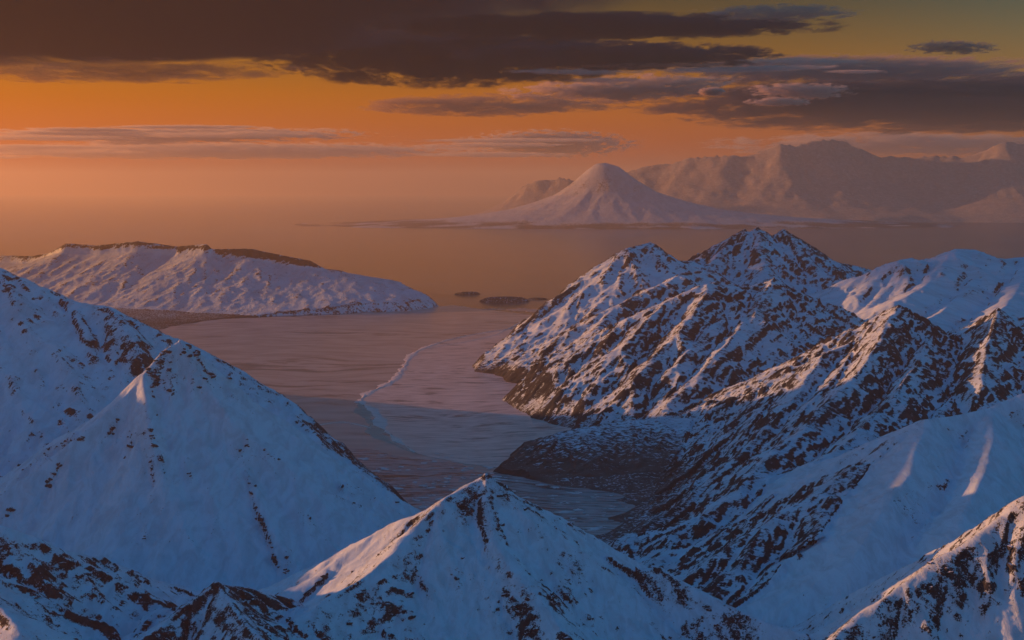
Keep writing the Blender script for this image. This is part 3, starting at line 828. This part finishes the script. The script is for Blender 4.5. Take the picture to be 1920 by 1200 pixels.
def rock_mesh(seed):
    rnd = random.Random(seed); bm = bmesh.new()
    for _ in range(15):
        v = Vector((rnd.gauss(0, 1), rnd.gauss(0, 1), rnd.gauss(0, 1))).normalized() * rnd.uniform(.7, 1)
        bm.verts.new((v.x * 1.3, v.y * .8, v.z * .75))
    r = bmesh.ops.convex_hull(bm, input=bm.verts)
    bmesh.ops.delete(bm, geom=[g for g in r['geom_interior'] if isinstance(g, bmesh.types.BMVert)], context='VERTS')
    me = bpy.data.meshes.new('rock'); bm.to_mesh(me); bm.free(); me.materials.append(rk.m)
    return me
rms = [rock_mesh(i) for i in range(10)]
def scatter_rocks(key, owner, n, smin, smax, seed):
    xs, ys, h, mine, rock = MTN[key]['grid']
    rng = np.random.default_rng(seed)
    r = np.where(mine, rock, -9)
    ii = np.argwhere(r > 0.36)
    if not len(ii): return
    w = np.clip(r[ii[:, 0], ii[:, 1]] - 0.33, 0, 0.4) ** 1.5
    # the side towards the viewer
    gy = np.gradient(h, axis=0)[ii[:, 0], ii[:, 1]]
    w = w * (gy > -0.2)
    pick = rng.choice(len(ii), size=min(n, (w > 0).sum()), replace=False, p=w / w.sum())
    res = xs[1] - xs[0]
    for a, b in ii[pick]:
        if not (1 <= a < h.shape[0] - 1 and 1 <= b < h.shape[1] - 1): continue
        nx = -(h[a, b + 1] - h[a, b - 1]) / (2 * res); ny = -(h[a + 1, b] - h[a - 1, b]) / (2 * res)
        nv = Vector((nx, ny, 1)).normalized()
        o = bpy.data.objects.new('rock', rms[int(rng.integers(10))]); scn.collection.objects.link(o); o.parent = owner
        sc_ = smin + (smax - smin) * rng.random() ** 2.5
        o.location = (xs[b], ys[a], h[a, b] + 0.1 * sc_)
        q = nv.to_track_quat('Z', 'Y'); q = q @ __import__('mathutils').Quaternion((0, 0, 1), rng.uniform(-.6, .6))
        o.rotation_mode = 'QUATERNION'; o.rotation_quaternion = q
        o.scale = (sc_ * rng.uniform(.8, 1.5), sc_, sc_ * rng.uniform(.6, 1.1))
for key, n, a, b in (('front_peak', 290, 2.0, 7), ('front_knoll', 130, 1.6, 5.5), ('pointed_peak', 200, 3, 9), ('near_right_slope', 160, 2.0, 7), ('dark_slope', 90, 2, 6), ('snow_dome', 120, 3, 9)):
    scatter_rocks(key, OBJ[key], n, a, b, MTN[key]['seed'])

# ------------------------------------------------------------------ haze
def haze():
    me = bpy.data.meshes.new('haze')
    x0, x1, y0, y1, z0, z1 = -90000, 90000, -10000, 150000, -60, HAZE_TOP
    v = [(x, y, z) for z in (z0, z1) for y in (y0, y1) for x in (x0, x1)]
    f = [(0, 2, 3, 1), (4, 5, 7, 6), (0, 1, 5, 4), (2, 6, 7, 3), (0, 4, 6, 2), (1, 3, 7, 5)]
    me.from_pydata(v, [], f); me.update()
    k = NT('haze_air')
    pv = k.n('ShaderNodeVolumePrincipled')
    pv.inputs['Color'].default_value = (0.95, 0.81, 0.60, 1)
    pv.inputs['Density'].default_value = HAZE_DENSITY
    pv.inputs['Anisotropy'].default_value = 0.36
    k.t.links.new(pv.outputs[0], k.out.inputs['Volume'])
    k.m.cycles.homogeneous_volume = True
    o = link('haze', me, k.m)
    set_props(o, 'thin warm haze filling the air over land and sea', 'haze', None, 'stuff')
HAZE_TOP = 2640.0
HAZE_DENSITY = 1.65e-5
haze()

# ------------------------------------------------------------------ clouds (all above the haze)
def cloud_material(name, dens, col, L, streak, cover, soft, seed, dims, warp=0.4):
    """a body of droplets; dims are the half sizes in metres, L the size of its lumps"""
    k = NT(name)
    p = k.n('ShaderNodeTexCoord').outputs['Object']
    ln = k.n('ShaderNodeVectorMath', operation='LENGTH'); k.put(ln.inputs[0], p)
    edge = k.math('SUBTRACT', 1.0, ln.outputs['Value'])
    ad = k.n('ShaderNodeVectorMath', operation='ADD')
    k.put(ad.inputs[0], k.vmul(p, (L, 0.7, streak))); ad.inputs[1].default_value = (seed * 7.31, seed * 3.7, seed * 1.9)
    n = k.noise(ad.outputs[0], 1.0, 5, 0.6, warp)
    v = k.math('ADD', k.math('MULTIPLY', k.math('SUBTRACT', n, 0.5), 1.9), k.math('MULTIPLY', k.math('SUBTRACT', k.math('MINIMUM', edge, 0.5), 0.12), 1.0))
    n2 = k.noise(ad.outputs[0], 4.3, 4, 0.6, 0.6)
    v = k.math('ADD', v, k.math('MULTIPLY', k.math('SUBTRACT', n2, 0.5), 1.15))
    d = k.math('MULTIPLY', k.ramp(v, cover, cover + soft), dens)
    d = k.math('MULTIPLY', d, k.ramp(edge, 0.0, 0.12))
    pv = k.n('ShaderNodeVolumePrincipled')
    pv.inputs['Color'].default_value = (*col, 1)
    pv.inputs['Anisotropy'].default_value = 0.45
    k.put(pv.inputs['Density'], d)
    k.t.links.new(pv.outputs[0], k.out.inputs['Volume'])
    k.m.cycles.volume_step_rate = CLOUD_STEP
    return k.m
CLOUD_STEP = 0.2
def cloud_mesh(seed):
    nu, nv = 40, 14
    vs = []; fs = []
    rnd = random.Random(seed)
    ph = [rnd.uniform(0, 6.28) for _ in range(6)]
    for j in range(1, nv):
        th = math.pi * j / nv
        for i in range(nu):
            a = 2 * math.pi * i / nu
            w = 1 + 0.05 * math.sin(3 * a + ph[0]) + 0.04 * math.sin(7 * a + ph[1]) + 0.03 * math.sin(11 * a + ph[2])
            vs.append((math.sin(th) * math.cos(a) * w, math.sin(th) * math.sin(a) * w, math.cos(th)))
    top = len(vs); vs.append((0, 0, 1)); vs.append((0, 0, -1))
    for j in range(nv - 2):
        for i in range(nu):
            a = j * nu + i; b = j * nu + (i + 1) % nu
            fs.append((a, a + nu, b + nu, b))
    for i in range(nu):
        fs.append((top, i, (i + 1) % nu)); o = (nv - 2) * nu
        fs.append((top + 1, o + (i + 1) % nu, o + i))
    me = bpy.data.meshes.new('cloud'); me.from_pydata(vs, [], fs); me.update()
    return me
def cloud(label, x0, x1, y0, y1, tau=2.0, col=(0.8, 0.8, 0.8), L=5.0, cover=0.12, soft=0.25, roll=0.0, depth=0.22, lay=3.0, far=1.0):
    """a cloud body that spans those photograph pixels, its foot just above the top of the haze"""
    tilt = abs(math.tan(R(roll))) * (x1 - x0) / 2
    D = (HAZE_TOP + 80 - CAM_Z) * FPX / (350 - y1 - tilt) * far
    d = ray((x0 + x1) / 2, (y0 + y1) / 2)
    u = D / FPX
    rx = (x1 - x0) / 2 * u; rz = (y1 - y0) / 2 * u; ry = max(rx * depth, 1.5 * rz)
    seed = len([o for o in scn.objects if o.name.startswith('cloud')]) + 1
    o = link('cloud', cloud_mesh(seed), cloud_material('cloud_%d' % seed, tau / (1.4 * ry), col, L, lay, cover, soft, seed, (rx, ry, rz)))
    o.location = (d[0] * D, D + ry, CAM_Z + d[2] * D); o.scale = (rx, ry, rz)
    o.rotation_euler = (0, R(roll), 0)
    set_props(o, label, 'cloud')
    return o
DK = (0.12, 0.13, 0.17)
PK = (0.97, 0.82, 0.74)
FIL = (0.95, 0.88, 0.78)
#     label, pixels x0 x1 y0 y1, optical depth, colour, lumps across, cover, soft
deck = link('cloud', cloud_mesh(40), cloud_material('cloud_deck', 0.0030, DK, 5.0, 3.0, -0.22, 0.5, 40, (12500, 9000, 560)))
deck.location = (-10500, 15500, 3380); deck.scale = (12500, 9000, 560)
set_props(deck, 'vast dark cloud deck spreading over the left half of the sky', 'cloud')
cloud('ragged dark cloud fringe hanging below the middle of the dark deck', 420, 1260, 20, 160, 7, DK, 6, -0.06, 0.4)
cloud('thin lit cloud veil under the far left end of the dark deck', -250, 620, 96, 152, 2.2, (0.85, 0.7, 0.6), 6, 0.08, 0.35)
cloud('long dark cloud tongue reaching right from the dark deck, upper of two', 640, 1640, 8, 62, 8, DK, 7, -0.02, 0.3)
cloud('dark cloud tongue below the upper tongue, tapering to a point', 800, 1520, 66, 126, 8, DK, 7, -0.02, 0.3)
cloud('wide slate cloud bank with striped upper edge above the far mountain range', 1120, 2500, 110, 250, 7, (0.22, 0.20, 0.24), 8, -0.06, 0.45, lay=5)
cloud('thin striped cloud sheet lying along the top of the slate bank', 1150, 2100, 88, 150, 5, (0.80, 0.62, 0.56), 14, 0.15, 0.2, lay=7)
cloud('slanting orange lit cloud streak below the dark tongues', 900, 1440, 132, 192, 5, (0.97, 0.82, 0.7), 9, 0.12, 0.2, lay=5, roll=-2.5, far=1.35)
cloud('bright pink lens cloud in front of the slate bank, largest', 1390, 1630, 150, 186, 3.5, PK, 6, 0.10, 0.2, lay=4)
cloud('flat pink lens cloud just under the largest pink lens', 1390, 1540, 180, 200, 3.5, PK, 5, 0.06, 0.2, lay=2)
cloud('tiny lone pink cloud puff left of the pink lens clouds', 1308, 1364, 162, 180, 5, PK, 2, -0.08, 0.25, lay=1.5)
cloud('thin brown spindle cloud on the open orange sky', 640, 1200, 168, 220, 3, (0.6, 0.45, 0.36), 5, 0.02, 0.3)
cloud('small dark edged cloud cap at the bright right end', 1690, 1900, 70, 102, 3, (0.6, 0.5, 0.48), 6, 0.10, 0.25, lay=4)
cloud('faint wispy cloud strip above the upper dark tongue', 1290, 1650, 0, 36, 3, (0.7, 0.6, 0.55), 5, 0.08, 0.25)
cloud('upper row of bright filament clouds over the left horizon', -160, 760, 230, 266, 7, FIL, 16, 0.17, 0.14, lay=5)
cloud('lower row of bright filament clouds over the left horizon', -240, 1020, 258, 300, 7, FIL, 20, 0.15, 0.14, lay=6)
cloud('filament clouds above the volcano left shoulder', 830, 1230, 236, 300, 6, FIL, 12, 0.17, 0.14, lay=8)
cloud('low cloud streaks glowing behind the far range summit', 1280, 2150, 240, 296, 4, FIL, 9, 0.10, 0.2, lay=4)
rnd = random.Random(9)
for k_ in range(13):        # fine filaments, alike but for their place
    w_ = rnd.uniform(90, 260); x_ = rnd.uniform(-60, 1000); y_ = 236 + 62 * ((k_ * 0.618) % 1.0)
    t_ = rnd.uniform(4, 8)
    o = cloud('thin bright cloud filament in the broken rows over the left horizon', x_ - w_, x_ + w_, y_ - t_, y_ + t_, rnd.uniform(2.0, 3.5), FIL, rnd.uniform(5, 8), 0.03, 0.2, lay=2.0, roll=rnd.uniform(-0.6, 0.6))
    o['group'] = 'bright cloud filaments over the left horizon'
for k_ in range(7):
    w_ = rnd.uniform(60, 190); x_ = 1080 + 620 * ((k_ * 0.618) % 1.0); y_ = rnd.uniform(104, 150)
    t_ = rnd.uniform(4, 8)
    o = cloud('thin pink lit cloud streak among the dark clouds above the far range', x_ - w_, x_ + w_, y_ - t_, y_ + t_, rnd.uniform(1.5, 2.5), PK, rnd.uniform(4, 7), 0.03, 0.2, lay=2.0, roll=rnd.uniform(-1.5, 0.5))
    o['group'] = 'pink cloud streaks above the far range'
print('script %.1fs, %d objects' % (time.time() - T0, len(scn.objects)))
